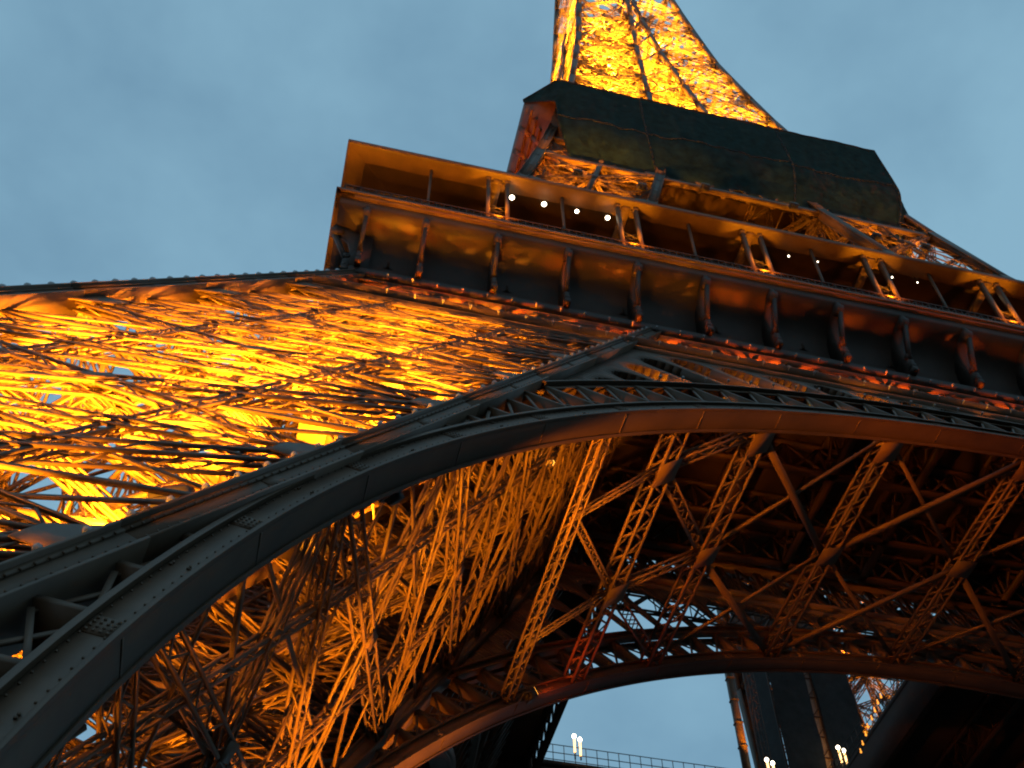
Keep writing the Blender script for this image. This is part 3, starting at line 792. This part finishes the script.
# netted scaffold, plain column and hoist mast behind the well
sc = MB()
for x0, x1 in ((9.7, 13.4), (14.2, 18.0)):
    rows = []
    for z in np.linspace(57.4, 90, 14): rows.append([(x, 13.0+.12*math.sin(x*3+z), z) for x in np.linspace(x0, x1, 12)])
    sc.strip(rows); sc.strip([[(p[0], p[1]+.06, p[2]) for p in r] for r in rows])
    for yy in (13.1,):
        rows = [[(x0, yy+q, z) for q in np.linspace(0, 5, 6)] for z in np.linspace(57.4, 90, 8)]; sc.strip(rows)
        rows = [[(x1, yy+q, z) for q in np.linspace(0, 5, 6)] for z in np.linspace(57.4, 90, 8)]; sc.strip(rows)
scr = empty('netted_scaffold', (0, 0, 0)); sc.build('black_netting', M_BNET, scr, smooth=True)
sf = MB()
for x in (9.7, 13.4, 14.2, 18.0):
    for y in (13.3, 18): sf.bar((x, y, 57.4), (x, y, 90), .14)
for z in np.arange(59, 90, 2.2):
    sf.bar((9.7, 13.25, z), (18.0, 13.25, z), .1); sf.bar((9.7, 18, z), (18.0, 18, z), .1)
    sf.bar((13.4, 13.25, z), (14.2, 13.25, z+1.1), .08)
sf.build('scaffold_frame', M_DARK, scr)
pn = MB(); pn.box((13.45, 13.4, 57.4), (14.15, 13.6, 90)); pn.build('light_panel', mat('grey_board', (.16, .15, .14), .8), scr)
tag(scr, 'tall scaffold shrouded in black netting beyond the inner arch', 'scaffold')
cl_ = MB(); cl_.bar((4.6, 10.9, 57.36), (4.6, 10.9, 74), .55, .55); cl_.bar((4.6, 10.9, 57.36), (4.6, 10.9, 57.7), .9, .9)
for z in np.arange(59, 74, 2.4): cl_.bar((4.6, 10.9, z), (4.6, 10.9, z+.15), .68, .68)
tag(cl_.build('round_post', M_IRON), 'plain amber lit column rising left of the black netted scaffold', 'column')
floodlight((5.7, 8.9, 57.6), (4.7, 10.9, 66), 9000, 'projector at the foot of the plain amber column', spot=36, s=.5)
floodlight((13.8, 13.0, 57.7), (13.8, 13.4, 75), 1500, 'added projector in the gap between the two black nets', spot=40, s=.5)  # added to give a lit strip between the nets
hm = MB(); lattice(hm, (6.9, 11.6, 57.4), (6.9, 11.6, 72), (0, -1, 0), .7, .7, .06, .04, step=.6)
tag(hm.build('hoist_mast', M_DARK), 'slim dark lattice hoist mast between the amber column and black scaffold', 'mast')

# ------------------------------------------------------------------ flash bulbs on stalks along the iron
bmb = MB(); bmb.bar((0, 0, -.02), (0, 0, .1), .05); bmb.lathe((0, 0, .08), [(.03, 0), (.075, .05), (.085, .11), (.06, .17), (.003, .2)], 8)
bulb_src = bmb.build('flash_bulb', M_BULB, smooth=True); first_bulb = [True]
def bulb(p, label, group, rx=0.0, ry=0.0, s=1.0):
    if first_bulb[0]: o = bulb_src; first_bulb[0] = False
    else: o = bulb_src.copy(); COL.objects.link(o)
    o.location = p; o.rotation_euler = (rx, ry, 0); o.scale = (s, s, s); tag(o, label, 'bulb', group)
for z in np.arange(29.5, 51, .92):
    bulb((-o_low(z)-.02, -o_low(z)+.02, z+.12), 'small clear flash bulb on the outer top edge of the left leg against the sky', 'bulbs on the left leg outer edge', 0, -.6, 1.7)
for z in np.arange(11.5, 51.5, .9):
    bulb((-i_low(z)-.03, -o_low(z)-.1, z), 'small clear flash bulb along the inner front chord of the left leg', 'bulbs on the left leg inner chord', 1.1, 0, 1.0)
for x in np.arange(-33, 3, 1.3):
    for z in (46.2, 51.7):
        bulb((x, plane_y(z, 0)-.25, z), 'small clear flash bulb on the girder band below the cornice', 'bulbs on the girder below the cornice', 1.2, 0, .8)
for t in np.arange(-34, 2, 1.9):
    bulb(ap(40.25, math.radians(t), 0, -.3), 'small clear flash bulb on the upper rim of the near arch', 'bulbs on the near arch rim', 1.2, 0, .7)
for z in np.arange(85, 104, 1.0):
    bulb((o_up(z)+.45, -o_up(z)-.1, z), 'small clear flash bulb on the right upper leg edge against the sky', 'bulbs on the right upper leg edge', 0, .8, 2.0)
